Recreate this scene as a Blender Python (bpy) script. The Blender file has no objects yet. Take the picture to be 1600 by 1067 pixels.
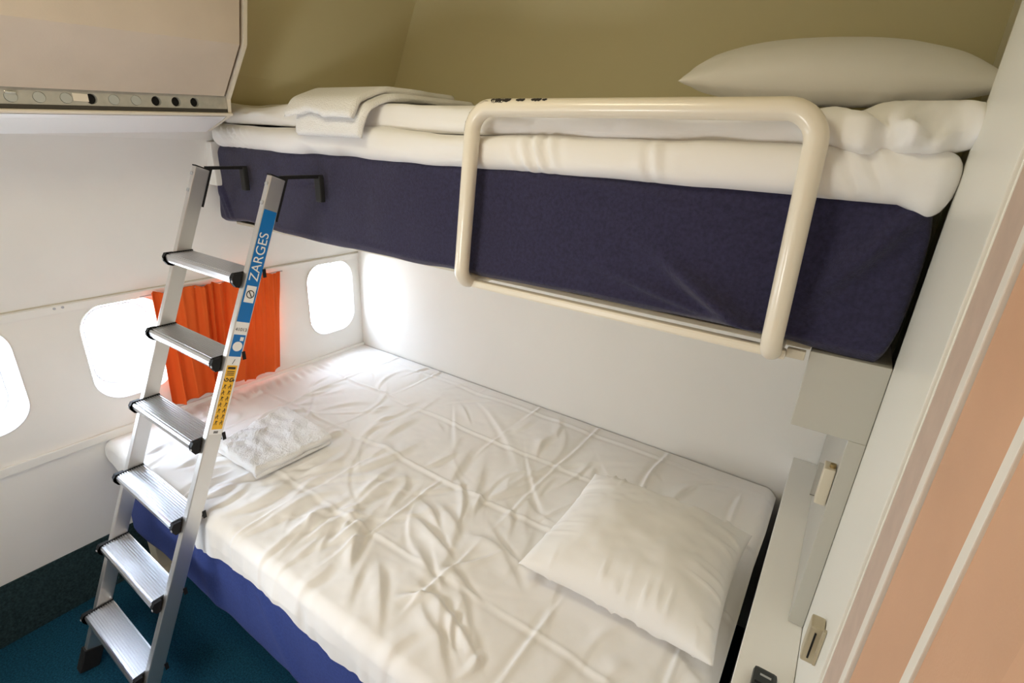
import bpy, bmesh, math, random
import numpy as np
from mathutils import Vector

S = bpy.context.scene
COL = S.collection
R = math.radians

# ------------------------------------------------------------------ camera
cam_d = bpy.data.cameras.new('camera')
cam_d.sensor_width = 36.0
cam_d.lens = 795.58 * 36.0 / 1600.0
cam_d.clip_start = 0.02
cam = bpy.data.objects.new('camera', cam_d)
COL.objects.link(cam)
cam.location = (2.4188, -2.0044, 1.9652)
cam.rotation_euler = (R(68.7618), R(-2.7141), R(33.9346))
S.camera = cam

# ------------------------------------------------------------------ view + world
S.view_settings.view_transform = 'Standard'
S.view_settings.look = 'None'
S.view_settings.gamma = 1.0
S.view_settings.use_curve_mapping = False
S.view_settings.exposure = 0.95
S.cycles.use_denoising = True
S.cycles.max_bounces = 14
S.cycles.diffuse_bounces = 10
S.cycles.glossy_bounces = 4
S.cycles.transparent_max_bounces = 12
S.cycles.sample_clamp_indirect = 8.0

SKY_STRENGTH = 9.8
GROUND_STRENGTH = 8.6
world = bpy.data.worlds.new('overcast_daylight')
S.world = world
world.use_nodes = True
wt = world.node_tree
wt.nodes.clear()
w_out = wt.nodes.new('ShaderNodeOutputWorld')
w_bg = wt.nodes.new('ShaderNodeBackground')
w_tc = wt.nodes.new('ShaderNodeTexCoord')
w_sep = wt.nodes.new('ShaderNodeSeparateXYZ')
w_map = wt.nodes.new('ShaderNodeMapRange')
w_map.inputs['From Min'].default_value = -0.06
w_map.inputs['From Max'].default_value = 0.12
w_mix = wt.nodes.new('ShaderNodeMix')
w_mix.data_type = 'RGBA'
w_mix.inputs['A'].default_value = (GROUND_STRENGTH * 0.95, GROUND_STRENGTH * 0.99, GROUND_STRENGTH * 1.06, 1)   # bright concrete apron
w_mix.inputs['B'].default_value = (SKY_STRENGTH * 0.84, SKY_STRENGTH * 0.96, SKY_STRENGTH * 1.18, 1)          # hazy white sky
wt.links.new(w_tc.outputs['Generated'], w_sep.inputs[0])
wt.links.new(w_sep.outputs['Z'], w_map.inputs['Value'])
wt.links.new(w_map.outputs[0], w_mix.inputs['Factor'])
wt.links.new(w_mix.outputs['Result'], w_bg.inputs['Color'])
w_bg.inputs['Strength'].default_value = 1.0
wt.links.new(w_bg.outputs[0], w_out.inputs[0])


def area(name, loc, rot, sx, sy, power, color, portal=False):
    d = bpy.data.lights.new(name, 'AREA')
    d.shape = 'RECTANGLE'
    d.size = sx
    d.size_y = sy
    d.energy = power
    d.color = color
    o = bpy.data.objects.new(name, d)
    COL.objects.link(o)
    o.location = loc
    o.rotation_euler = rot
    if portal:
        d.cycles.is_portal = True
    return o


WIN_Z, WIN_HZ, WIN_HY = 1.087, 0.2068, 0.1507
WIN_Y = [-0.2095 - 0.508 * k for k in range(5)]
for wy in WIN_Y:
    area('window_portal', (-0.13, wy, WIN_Z), (0, R(-90), 0), 0.46, 0.36, 1.0, (1, 1, 1), portal=True)
# added warm fill light below the aisle ceiling, out of view
area('ceiling_fill', (1.55, -1.75, 2.68), (0, 0, 0), 0.5, 0.35, 4.5, (1.0, 0.90, 0.66))
# added neutral fill, low at the front partition, to brighten bed fronts and ladder
area('aisle_fill', (1.25, -2.47, 1.25), (R(80), 0, 0), 0.5, 0.3, 5.0, (1.0, 0.99, 0.96))

# ------------------------------------------------------------------ noise
_rng = np.random.RandomState(7)
_PERM = _rng.permutation(4096)
_VAL = _rng.rand(4096) * 2 - 1


def vnoise(x, y, seed=0):
    x = np.asarray(x, float); y = np.asarray(y, float)
    xi = np.floor(x).astype(int); yi = np.floor(y).astype(int)
    fx = x - xi; fy = y - yi
    ux = fx * fx * fx * (fx * (fx * 6 - 15) + 10); uy = fy * fy * fy * (fy * (fy * 6 - 15) + 10)

    def h(a, b):
        return _VAL[_PERM[(_PERM[(a + seed * 131) & 4095] + b * 17 + seed) & 4095]]
    a = h(xi, yi); b = h(xi + 1, yi); c = h(xi, yi + 1); d = h(xi + 1, yi + 1)
    return (a * (1 - ux) + b * ux) * (1 - uy) + (c * (1 - ux) + d * ux) * uy


def fbm(x, y, seed=0, octv=4):
    s = 0; amp = 1.0
    for i in range(octv):
        s = s + amp * vnoise(x * 2 ** i, y * 2 ** i, seed + i * 3)
        amp *= 0.5
    return s


def ridge(x, y, seed=0):
    return 1 - np.abs(vnoise(x, y, seed)) * 2.2


# ------------------------------------------------------------------ materials
def mat(name, color, rough=0.6, metal=0.0, bump=0.0, bscale=80.0, var=0.0, vscale=6.0, sheen=0.0, spec=0.5, trans=0.0, stretch=(1, 1, 1), coat=0.0):
    m = bpy.data.materials.new(name)
    m.use_nodes = True
    nt = m.node_tree
    b = nt.nodes['Principled BSDF']
    b.inputs['Base Color'].default_value = (*color, 1)
    b.inputs['Roughness'].default_value = rough
    b.inputs['Metallic'].default_value = metal
    b.inputs['Specular IOR Level'].default_value = spec
    if coat:
        b.inputs['Coat Weight'].default_value = coat
    if sheen:
        b.inputs['Sheen Weight'].default_value = sheen
        b.inputs['Sheen Roughness'].default_value = 0.5
    if bump or var:
        tc = nt.nodes.new('ShaderNodeTexCoord')
        mp = nt.nodes.new('ShaderNodeMapping')
        mp.inputs['Scale'].default_value = stretch
        nt.links.new(tc.outputs['Object'], mp.inputs[0])
    if bump:
        n = nt.nodes.new('ShaderNodeTexNoise')
        n.inputs['Scale'].default_value = bscale
        n.inputs['Detail'].default_value = 3
        bp = nt.nodes.new('ShaderNodeBump')
        bp.inputs['Strength'].default_value = bump
        bp.inputs['Distance'].default_value = 0.004
        nt.links.new(mp.outputs[0], n.inputs['Vector'])
        nt.links.new(n.outputs['Fac'], bp.inputs['Height'])
        nt.links.new(bp.outputs[0], b.inputs['Normal'])
    if var:
        n2 = nt.nodes.new('ShaderNodeTexNoise')
        n2.inputs['Scale'].default_value = vscale
        n2.inputs['Detail'].default_value = 5
        mr = nt.nodes.new('ShaderNodeMapRange')
        mr.inputs['From Min'].default_value = 0.3
        mr.inputs['From Max'].default_value = 0.7
        mr.inputs['To Min'].default_value = 1 - var
        mr.inputs['To Max'].default_value = 1 + var
        vm = nt.nodes.new('ShaderNodeMix'); vm.data_type = 'RGBA'; vm.blend_type = 'MULTIPLY'
        vm.inputs['Factor'].default_value = 1
        vm.inputs['A'].default_value = (*color, 1)
        nt.links.new(mp.outputs[0], n2.inputs['Vector'])
        nt.links.new(n2.outputs['Fac'], mr.inputs['Value'])
        nt.links.new(mr.outputs[0], vm.inputs['B'])
        nt.links.new(vm.outputs['Result'], b.inputs['Base Color'])
    if trans:
        out = nt.nodes['Material Output']
        tr = nt.nodes.new('ShaderNodeBsdfTranslucent')
        tr.inputs['Color'].default_value = (*color, 1)
        mx = nt.nodes.new('ShaderNodeMixShader')
        mx.inputs[0].default_value = trans
        nt.links.new(b.outputs[0], mx.inputs[1])
        nt.links.new(tr.outputs[0], mx.inputs[2])
        nt.links.new(mx.outputs[0], out.inputs['Surface'])
    return m


def glass_mat(name, tint=(0.96, 0.98, 0.98), refl=0.06):
    m = bpy.data.materials.new(name)
    m.use_nodes = True
    nt = m.node_tree
    nt.nodes.remove(nt.nodes['Principled BSDF'])
    out = nt.nodes['Material Output']
    t = nt.nodes.new('ShaderNodeBsdfTransparent'); t.inputs[0].default_value = (*tint, 1)
    g = nt.nodes.new('ShaderNodeBsdfGlossy'); g.inputs['Roughness'].default_value = 0.03
    fr = nt.nodes.new('ShaderNodeFresnel'); fr.inputs[0].default_value = 1.4
    mx = nt.nodes.new('ShaderNodeMixShader')
    nt.links.new(fr.outputs[0], mx.inputs[0])
    nt.links.new(t.outputs[0], mx.inputs[1])
    nt.links.new(g.outputs[0], mx.inputs[2])
    nt.links.new(mx.outputs[0], out.inputs['Surface'])
    return m


WALL_C = (0.80, 0.785, 0.74)
M_wall = mat('cream_wall_lining', WALL_C, 0.55, bump=0.05, bscale=260, var=0.015, vscale=3)
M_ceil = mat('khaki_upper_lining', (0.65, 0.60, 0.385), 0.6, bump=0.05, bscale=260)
M_side = mat('white_sidewall_lining', (0.80, 0.785, 0.755), 0.5, bump=0.05, bscale=300, var=0.02, vscale=4)
M_trim = mat('white_trim_plastic', (0.80, 0.79, 0.76), 0.4)
M_reveal = mat('window_reveal_plastic', (0.86, 0.86, 0.86), 0.45)
M_gasket = mat('grey_gasket', (0.42, 0.43, 0.46), 0.6)
M_glass = glass_mat('window_glass')
M_carpet = mat('teal_carpet', (0.010, 0.066, 0.112), 0.95, bump=0.8, bscale=420, var=0.45, vscale=160, spec=0.1)
M_kick = mat('dark_teal_carpet_skirting', (0.026, 0.050, 0.055), 0.9, bump=0.6, bscale=380, var=0.4, vscale=120, spec=0.1)
M_bin = mat('beige_bin_plastic', (0.66, 0.57, 0.48), 0.5, bump=0.05, bscale=220, var=0.03, vscale=9)
M_binrim = mat('cream_bin_rim', (0.76, 0.70, 0.60), 0.45)
M_strip = mat('grey_service_strip', (0.43, 0.42, 0.37), 0.5, var=0.1, vscale=40)
M_plug = mat('grey_hole_plug', (0.44, 0.46, 0.43), 0.45)
M_black = mat('black_plastic', (0.009, 0.009, 0.010), 0.6, spec=0.3)
M_rubber = mat('black_rubber', (0.01, 0.01, 0.01), 0.7)
M_dark = mat('dark_gap', (0.05, 0.045, 0.035), 0.8)
M_under = mat('white_bin_underside', (0.82, 0.82, 0.82), 0.35)
M_chrome = mat('chrome', (0.8, 0.8, 0.8), 0.15, metal=1.0)
M_alu = mat('brushed_aluminium', (0.72, 0.71, 0.69), 0.36, metal=0.9, bump=0.03, bscale=500, stretch=(1, 1, 0.03))
M_tread = mat('ribbed_aluminium', (0.66, 0.67, 0.70), 0.30, metal=0.95)
M_rail = mat('cream_rail_enamel', (0.78, 0.72, 0.60), 0.32, coat=0.3)
M_chip = mat('chipped_dark_steel', (0.02, 0.016, 0.014), 0.7)
M_platform = mat('cream_platform_enamel', (0.68, 0.62, 0.48), 0.45)
M_navy_u = mat('navy_velour', (0.029, 0.027, 0.064), 0.9, bump=0.4, bscale=330, var=0.22, vscale=120, sheen=0.2, spec=0.15)
M_navy_l = mat('royal_navy_velour', (0.040, 0.068, 0.265), 0.9, bump=0.35, bscale=330, var=0.12, vscale=120, sheen=0.06, spec=0.15)
M_sheet = mat('white_cotton', (0.82, 0.81, 0.80), 0.85, bump=0.06, bscale=500, spec=0.2)
M_pillow = mat('white_pillowcase', (0.84, 0.83, 0.81), 0.85, bump=0.06, bscale=450, spec=0.2)
M_towel = mat('white_terry', (0.84, 0.84, 0.84), 0.95, bump=0.9, bscale=260, spec=0.1)
M_orange = mat('orange_curtain_cloth', (0.78, 0.125, 0.020), 0.8, bump=0.05, bscale=500, trans=0.08, spec=0.2)
M_white = mat('white_laminate', (0.85, 0.845, 0.82), 0.35)
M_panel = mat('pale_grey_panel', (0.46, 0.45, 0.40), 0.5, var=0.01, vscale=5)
M_case = mat('white_door_casing', (0.78, 0.77, 0.71), 0.35)
M_seal = mat('taupe_door_seal', (0.50, 0.38, 0.31), 0.6, var=0.06, vscale=30)
M_bead = mat('white_door_bead', (0.74, 0.70, 0.64), 0.45)
M_peach = mat('peach_door_laminate', (0.57, 0.33, 0.205), 0.6, bump=0.04, bscale=300, var=0.05, vscale=7)
M_beige = mat('beige_plastic', (0.60, 0.55, 0.44), 0.45)
M_clear = glass_mat('clear_plastic_flap', (0.90, 0.89, 0.87))
M_brass = mat('brass', (0.45, 0.33, 0.15), 0.35, metal=1.0)
M_strike = mat('satin_strike_plate', (0.52, 0.46, 0.33), 0.35, metal=0.5)
M_sblue = mat('sticker_blue', (0.0, 0.16, 0.50), 0.4)
M_swhite = mat('sticker_white', (0.85, 0.85, 0.85), 0.4)
M_syellow = mat('sticker_yellow', (0.90, 0.50, 0.03), 0.4)
M_sink = mat('sticker_ink', (0.02, 0.02, 0.02), 0.5)
M_remote = mat('charcoal_remote_plastic', (0.03, 0.035, 0.037), 0.4)
M_silver = mat('silver_print', (0.55, 0.57, 0.58), 0.3, metal=0.6)

# ------------------------------------------------------------------ object helpers
WO = {}


def wo(o):
    return WO.get(o.name, Vector((0, 0, 0)))


def obj(name, verts, faces, m, parent=None, smooth=False, autosmooth=None):
    """one mesh object from world-space verts; its origin goes to the foot of its bounding box"""
    v = np.asarray(verts, float).reshape(-1, 3)
    lo, hi = v.min(0), v.max(0)
    org = Vector(((lo[0] + hi[0]) / 2, (lo[1] + hi[1]) / 2, lo[2]))
    me = bpy.data.meshes.new(name)
    me.from_pydata([tuple(p) for p in (v - np.array(org))], [], [tuple(int(i) for i in f) for f in faces])
    me.validate()
    bm = bmesh.new(); bm.from_mesh(me)
    bmesh.ops.recalc_face_normals(bm, faces=bm.faces[:])
    bm.to_mesh(me); bm.free()
    if smooth:
        me.shade_smooth()
        if autosmooth is not None:
            me.set_sharp_from_angle(angle=R(autosmooth))
    me.materials.append(m)
    o = bpy.data.objects.new(name, me)
    COL.objects.link(o)
    WO[o.name] = org
    if parent is not None:
        o.parent = parent
        o.location = org - wo(parent)
    else:
        o.location = org
    return o


def tag(o, label=None, cat=None, group=None, kind=None):
    if label: o['label'] = label
    if cat: o['category'] = cat
    if group: o['group'] = group
    if kind: o['kind'] = kind
    return o


def thing(name, loc, label=None, cat=None, group=None, kind=None):
    o = bpy.data.objects.new(name, None)
    o.empty_display_size = 0.05
    COL.objects.link(o)
    o.location = loc
    WO[o.name] = Vector(loc)
    return tag(o, label, cat, group, kind)


class MB:
    def __init__(self):
        self.v = []; self.f = []

    def add(self, verts, faces):
        n = len(self.v)
        self.v += [tuple(map(float, p)) for p in verts]
        self.f += [tuple(int(i) + n for i in f) for f in faces]
        return self

    def box(self, x0, x1, y0, y1, z0, z1, bev=0.0):
        return self.add(*box(x0, x1, y0, y1, z0, z1, bev))

    def build(self, name, m, parent=None, smooth=False, autosmooth=None):
        return obj(name, self.v, self.f, m, parent, smooth, autosmooth)


def bm_out(bm):
    bm.verts.ensure_lookup_table()
    v = [tuple(x.co) for x in bm.verts]
    f = [tuple(x.index for x in fc.verts) for fc in bm.faces]
    bm.free()
    return v, f


def box(x0, x1, y0, y1, z0, z1, bev=0.0, seg=2):
    bm = bmesh.new()
    bmesh.ops.create_cube(bm, size=1.0)
    for v in bm.verts:
        v.co = Vector(((x0 + x1) / 2 + v.co.x * (x1 - x0), (y0 + y1) / 2 + v.co.y * (y1 - y0), (z0 + z1) / 2 + v.co.z * (z1 - z0)))
    if bev:
        bmesh.ops.bevel(bm, geom=bm.edges[:], offset=bev, segments=seg, profile=0.6, affect='EDGES')
    bm.verts.index_update()
    return bm_out(bm)


def obox(c, ax, ay, az, hx, hy, hz, bev=0.0):
    """oriented box: centre c, unit axes, half sizes"""
    v, f = box(-hx, hx, -hy, hy, -hz, hz, bev)
    c = np.array(c, float); A = np.array([ax, ay, az], float)
    return [tuple(c + np.array(p) @ A) for p in v], f


def loft(rings, closed=True, cap=True):
    n = len(rings[0]); v = []; f = []
    for r in rings: v += [tuple(p) for p in r]
    for i in range(len(rings) - 1):
        for j in range(n if closed else n - 1):
            a = i * n + j; b = i * n + (j + 1) % n
            f.append((a, b, b + n, a + n))
    if cap and closed:
        f.append(tuple(range(n - 1, -1, -1)))
        f.append(tuple(range((len(rings) - 1) * n, len(rings) * n)))
    return v, f


def tube(path, r, n=20, cap=True):
    P = [Vector(p) for p in path]
    rings = []
    T0 = (P[1] - P[0]).normalized()
    up = Vector((0, 0, 1)) if abs(T0.z) < 0.9 else Vector((0, 1, 0))
    u = T0.cross(up).normalized()
    for i, p in enumerate(P):
        t = (P[min(i + 1, len(P) - 1)] - P[max(i - 1, 0)]).normalized()
        u = (u - t * u.dot(t)).normalized()
        w = t.cross(u)
        rr = r[i] if isinstance(r, (list, tuple)) else r
        rings.append([p + (u * math.cos(2 * math.pi * k / n) + w * math.sin(2 * math.pi * k / n)) * rr for k in range(n)])
    return loft(rings, True, cap)


def round_path(pts, rad, n=8):
    pts = [Vector(p) for p in pts]
    out = [pts[0]]
    for i in range(1, len(pts) - 1):
        a, b, c = pts[i - 1], pts[i], pts[i + 1]
        d1 = (a - b).normalized(); d2 = (c - b).normalized()
        rr = rad[i - 1] if isinstance(rad, (list, tuple)) else rad
        ang = d1.angle(d2)
        t = rr / math.tan(ang / 2)
        p0 = b + d1 * t
        cen = b + (d1 + d2).normalized() * (rr / math.sin(ang / 2))
        e1 = (p0 - cen).normalized(); e2 = ((b + d2 * t) - cen).normalized()
        tot = e1.angle(e2)
        for k in range(n + 1):
            s = k / n
            q = (e1 * math.sin((1 - s) * tot) + e2 * math.sin(s * tot)) / math.sin(tot)
            out.append(cen + q * rr)
    out.append(pts[-1])
    return out


def extrude_y(profile, y0, y1, dz=None):
    """closed polygon in (x, z) swept along y; dz(y) optional slope"""
    dz = dz or (lambda y: 0.0)
    return loft([[(x, y, z + dz(y)) for x, z in profile] for y in (y0, y1)])


def disc(c, ax, r, h, n=20):
    c = Vector(c); ax = Vector(ax).normalized()
    return tube([c, c + ax * h], r, n)


def rrect(hy, hz, r, n=10):
    out = []
    for cy, cz, a0 in ((hy - r, hz - r, 0), (-hy + r, hz - r, 90), (-hy + r, -hz + r, 180), (hy - r, -hz + r, 270)):
        for k in range(n + 1):
            a = R(a0 + 90 * k / n)
            out.append((cy + r * math.cos(a), cz + r * math.sin(a)))
    return out


def cell_ring(y0, y1, z0, z1, hole):
    """quads between a hole contour and its rectangular cell, as 2-D points"""
    cy = sum(p[0] for p in hole) / len(hole); cz = sum(p[1] for p in hole) / len(hole)
    outer = []
    for (y, z) in hole:
        dy, dz = y - cy, z - cz
        t = 1e9
        if dy > 1e-9: t = min(t, (y1 - cy) / dy)
        if dy < -1e-9: t = min(t, (y0 - cy) / dy)
        if dz > 1e-9: t = min(t, (z1 - cz) / dz)
        if dz < -1e-9: t = min(t, (z0 - cz) / dz)
        outer.append([cy + dy * t, cz + dz * t])
    for corner in ((y0, z0), (y0, z1), (y1, z0), (y1, z1)):
        k = min(range(len(outer)), key=lambda i: (outer[i][0] - corner[0]) ** 2 + (outer[i][1] - corner[1]) ** 2)
        outer[k] = list(corner)
    n = len(hole)
    v = [tuple(p) for p in hole] + [tuple(p) for p in outer]
    f = [(i, (i + 1) % n, n + (i + 1) % n, n + i) for i in range(n)]
    return v, f


# ------------------------------------------------------------------ room shell
Y_FRONT = -2.50
Z_CEIL = 2.75
TRIM_Z = 1.3215
X_STUB = 2.545          # room face of the right wall in front of the bunks
X_RIGHT = 2.62          # right wall beside the bunks

tag(obj('floor', *box(-0.15, 3.0, Y_FRONT, 0.06, -0.05, 0.0), M_carpet), 'dark teal carpeted floor of the narrow aisle', kind='structure')
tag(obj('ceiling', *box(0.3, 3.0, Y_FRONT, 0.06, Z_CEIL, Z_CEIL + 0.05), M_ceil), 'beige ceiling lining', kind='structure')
wb_ = tag(obj('wall_back', *box(-0.15, 3.0, 0.0, 0.06, 0.0, Z_CEIL), M_wall), 'cream partition wall along the long side of both bunks', kind='structure')
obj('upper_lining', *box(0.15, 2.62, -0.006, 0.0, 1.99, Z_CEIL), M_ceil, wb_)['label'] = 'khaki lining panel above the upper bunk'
tag(obj('wall_front', *box(-0.15, 3.0, Y_FRONT - 0.06, Y_FRONT, 0.0, Z_CEIL), M_wall), 'cream partition behind the viewer', kind='structure')
w = MB()
w.box(X_RIGHT, 2.9, -0.83, 0.0, 0, Z_CEIL)
w.box(X_STUB, 2.9, -1.250, -0.83, 0, Z_CEIL, 0.004)
tag(w.build('wall_right', M_case), 'white end wall at the head of the bunks, beside the door', kind='structure')
tag(obj('wall_corridor', *box(2.9, 2.95, Y_FRONT, 0.0, 0, Z_CEIL), M_peach), 'peach wall outside the doorway', kind='structure')

# curved upper lining and flat lower lining of the window wall
prof = [(0.0, TRIM_Z + 0.004), (0.02, 1.40), (0.06, 1.56), (0.105, 1.74), (0.16, 1.92), (0.235, 2.04), (0.33, 2.16), (0.42, 2.36), (0.51, 2.56), (0.60, Z_CEIL)]
back = [(x - 0.05, z) for x, z in reversed(prof)]
wl = MB()
wl.add(*extrude_y(prof + back, Y_FRONT, 0.0))
# lower lining, flat with the window holes, from the skirting up to the trim line
holes_w = [rrect(WIN_HY, WIN_HZ, 0.105) for _ in WIN_Y]
zb, zt = 0.267, TRIM_Z
cells = []
edges = [0.0] + [(WIN_Y[k] + WIN_Y[k + 1]) / 2 for k in range(4)] + [Y_FRONT, Y_FRONT]
for k, wy in enumerate(WIN_Y):
    hv, hf = cell_ring(edges[k + 1], edges[k], 0.80, zt, [(wy + a, WIN_Z + b) for a, b in holes_w[k]])
    wl.add([(0, y, z) for y, z in hv], hf)
wl.add([(0, 0, zb), (0, 0, 0.80), (0, Y_FRONT, 0.80), (0, Y_FRONT, zb)], [(0, 1, 2, 3)])
# outer skin so no light leaks round the lining
for k, wy in enumerate(WIN_Y):
    hv, hf = cell_ring(edges[k + 1], edges[k], 0.80, zt + 0.02, [(wy + a * 0.86, WIN_Z + b * 0.88) for a, b in holes_w[k]])
    wl.add([(-0.11, y, z) for y, z in hv], hf)
wl.add([(-0.11, 0, 0), (-0.11, 0, 0.80), (-0.11, Y_FRONT, 0.80), (-0.11, Y_FRONT, 0)], [(0, 1, 2, 3)])
wl.add([(-0.11, 0, zt + .02), (-0.04, 0, zt + .02), (-0.04, Y_FRONT, zt + .02), (-0.11, Y_FRONT, zt + .02)], [(0, 1, 2, 3)])
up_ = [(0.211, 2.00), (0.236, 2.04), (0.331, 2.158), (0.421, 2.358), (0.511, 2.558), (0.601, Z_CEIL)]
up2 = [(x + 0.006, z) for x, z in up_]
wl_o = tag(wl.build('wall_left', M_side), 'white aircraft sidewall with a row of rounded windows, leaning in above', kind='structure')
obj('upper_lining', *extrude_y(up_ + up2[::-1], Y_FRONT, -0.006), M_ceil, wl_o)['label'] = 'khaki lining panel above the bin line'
tag(obj('trim_1', *loft([[(-0.01, y, TRIM_Z - 0.032), (0.007, y, TRIM_Z - 0.032), (0.010, y, TRIM_Z - 0.004), (0.004, y, TRIM_Z), (-0.01, y, TRIM_Z + 0.002)] for y in (Y_FRONT, -0.001)]), M_trim),
    'thin white trim strip above the windows', kind='structure')
tag(obj('trim_2', *box(0.0, 0.014, Y_FRONT, -0.001, 0.715, 0.752, 0.004), M_trim), 'white trim strip below the windows', kind='structure')
tag(obj('trim_3', *box(-0.004, 0.004, Y_FRONT, -0.001, TRIM_Z + 0.001, TRIM_Z + 0.004), M_beige), 'thin groove above the window trim', kind='structure')
tag(obj('baseboard_left', *box(-0.02, 0.006, Y_FRONT, -0.001, 0.0, 0.270, 0.003), M_kick), 'dark teal carpet turned up the foot of the sidewall', kind='structure')
for (sy, sz) in ((-1.435, TRIM_Z - 0.012), (-1.41, TRIM_Z - 0.012), (-0.62, TRIM_Z - 0.012)):
    sc = obj('trim_screw', *disc((0.006, sy, sz), (1, 0, 0), 0.005, 0.004, 10), M_gasket, bpy.data.objects['trim_1'])

# windows: tapered reveal, gasket ring, two panes
for k, wy in enumerate(WIN_Y):
    desc = ['rounded window nearest the back wall corner', 'rounded window behind the orange curtain',
            'rounded window left of the orange curtain', 'rounded window cut by the left edge of the picture', 'rounded window beyond the left edge of the picture'][k]
    wr = thing('window_%d' % (k + 1), (0, wy, WIN_Z - WIN_HZ), desc, None, None, 'structure')
    h = rrect(WIN_HY, WIN_HZ, 0.105)
    rings = []
    for (x, s) in ((0.003, 1.03), (0.006, 1.01), (0.0, 0.985), (-0.03, 0.955), (-0.075, 0.93), (-0.1, 0.90)):
        rings.append([(x, wy + a * s, WIN_Z + b * (1 - (1 - s) * 0.8)) for a, b in h])
    obj('window_frame', *loft(rings, True, False), M_reveal, wr, True, 40)
    g = rrect(WIN_HY * 0.80, WIN_HZ * 0.85, 0.085)
    rings = []
    for (x, s) in ((-0.086, 1.0), (-0.080, 0.985), (-0.080, 0.96), (-0.086, 0.945)):
        rings.append([(x, wy + a * s, WIN_Z + b * s) for a, b in g])
    obj('gasket', *loft(rings, True, False), M_gasket, wr, True, 50)
    p = [(-0.085, wy + a * 0.94, WIN_Z + b * 0.94) for a, b in h]
    obj('inner_pane', p, [tuple(range(len(p)))], M_glass, wr)
    p = [(-0.103, wy + a * 0.93, WIN_Z + b * 0.93) for a, b in h]
    obj('outer_pane', p, [tuple(range(len(p)))], M_glass, wr)

# door at the right: casing, seal, peach leaf standing open along the aisle
dr = thing('door_1', (2.56, -1.7, 0.0), 'peach door leaf with white beads standing open beside the white casing', None, None, 'structure')
obj('casing', *box(2.541, 2.60, -1.247, -1.222, 0.0, Z_CEIL - 0.002, 0.002), M_case, dr)
obj('door_seal', *box(2.5465, 2.60, -1.362, -1.249, 0.0, Z_CEIL - 0.002, 0.002), M_seal, dr)
obj('door_bead', *box(2.543, 2.60, -1.384, -1.361, 0.0, Z_CEIL - 0.002, 0.0015), M_bead, dr)
leaf = obj('door_leaf', *box(2.5475, 2.592, -2.42, -1.386, 0.01, Z_CEIL - 0.004, 0.003), M_peach, dr)
obj('door_bead', *box(2.5445, 2.556, -1.569, -1.551, 0.012, Z_CEIL - 0.006, 0.001), M_bead, dr)
obj('raised_panel', *box(2.5455, 2.556, -2.40, -1.684, 0.03, Z_CEIL - 0.03, 0.001), M_peach, dr)
# keep / strike plate in the white end wall
sp = tag(obj('strike_plate', *box(2.522, 2.5445, -1.135, -1.102, 1.105, 1.190, 0.004), M_strike), 'satin metal keeper with a dark slot on the white wall beside the door', 'strike plate')
obj('bolt_slot', *box(2.531, 2.534, -1.1365, -1.1345, 1.117, 1.178), M_black, sp)
obj('plate_lip', *box(2.5395, 2.5445, -1.155, -1.146, 1.125, 1.205, 0.001), M_strike, sp)

# ------------------------------------------------------------------ overhead bin
B0, B1 = -2.43, -0.905
dzb = lambda y: 0.052 * (y + 0.9)
bn = thing('overhead_bin', (0.4, -1.6, 1.93), 'beige overhead luggage bin high on the window wall', 'luggage bin')
wallx = lambda z: float(np.interp(z, [q[1] for q in prof], [q[0] for q in prof]))
# door face: bent panel, slightly bulged
dface = [(0.468, 2.074), (0.604, 2.226), (0.636, 2.352), (0.64, 2.44), (0.62, 2.52), (0.58, 2.60)]
dinner = [(x - 0.02, z + 0.004) for x, z in reversed(dface)]
obj('bin_door', *extrude_y(dface + dinner, B0, B1 - 0.024, dzb), M_bin, bn)
# end panel with a proud rim
endp = [(0.455, 2.010), (0.464, 2.064), (0.471, 2.072), (0.608, 2.226), (0.640, 2.351), (0.645, 2.44), (0.63, 2.52), (0.585, 2.612), (0.54, 2.612), (0.235, 1.957), (0.30, 1.957)]
obj('bin_end_panel', *extrude_y(endp, B1 - 0.012, B1, dzb), M_binrim, bn)
inner = [(x * 0.985 - 0.002, z) for x, z in endp]
obj('bin_body', *extrude_y([(0.44, 2.03), (0.44, 2.07), (0.58, 2.22), (0.61, 2.34), (0.60, 2.5), (0.56, 2.60), (0.54, 2.60), (0.26, 2.0)], B0, B1 - 0.014, dzb), M_dark, bn)
# service strip with round holes, some plugged
zs0, zs1 = 2.030, 2.0745
hy = [-1.504, -1.444, -1.383, -1.322, -1.265, -1.205, -1.147, -1.087, -1.028]
hy = [-1.684, -1.624, -1.564] + hy
RH = 0.0145
st = MB()
ed = [B0] + [(hy[i] + hy[i + 1]) / 2 for i in range(len(hy) - 1)] + [-0.998, B1 - 0.014]
ed[0] = hy[0] - 0.03
zc = 2.051
for i, y in enumerate(hy):
    hole = [(y + RH * math.cos(2 * math.pi * a / 24), zc + RH * math.sin(2 * math.pi * a / 24)) for a in range(24)]
    hv, hf = cell_ring(ed[i], ed[i + 1], zs0, zs1, hole)
    st.add([(0.458, yy, zz + dzb(yy)) for yy, zz in hv], hf)
    ring = [[(x, yy, zz + dzb(yy)) for yy, zz in hole] for x in (0.458, 0.442)]
    st.add(*loft(ring, True, False))
for a, b in ((B0, ed[0]), (ed[-2], ed[-1])):
    st.add([(0.458, a, zs0 + dzb(a)), (0.458, b, zs0 + dzb(b)), (0.458, b, zs1 + dzb(b)), (0.458, a, zs1 + dzb(a))], [(0, 1, 2, 3)])
strip = obj('service_strip', st.v, st.f, M_strip, bn)
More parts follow.
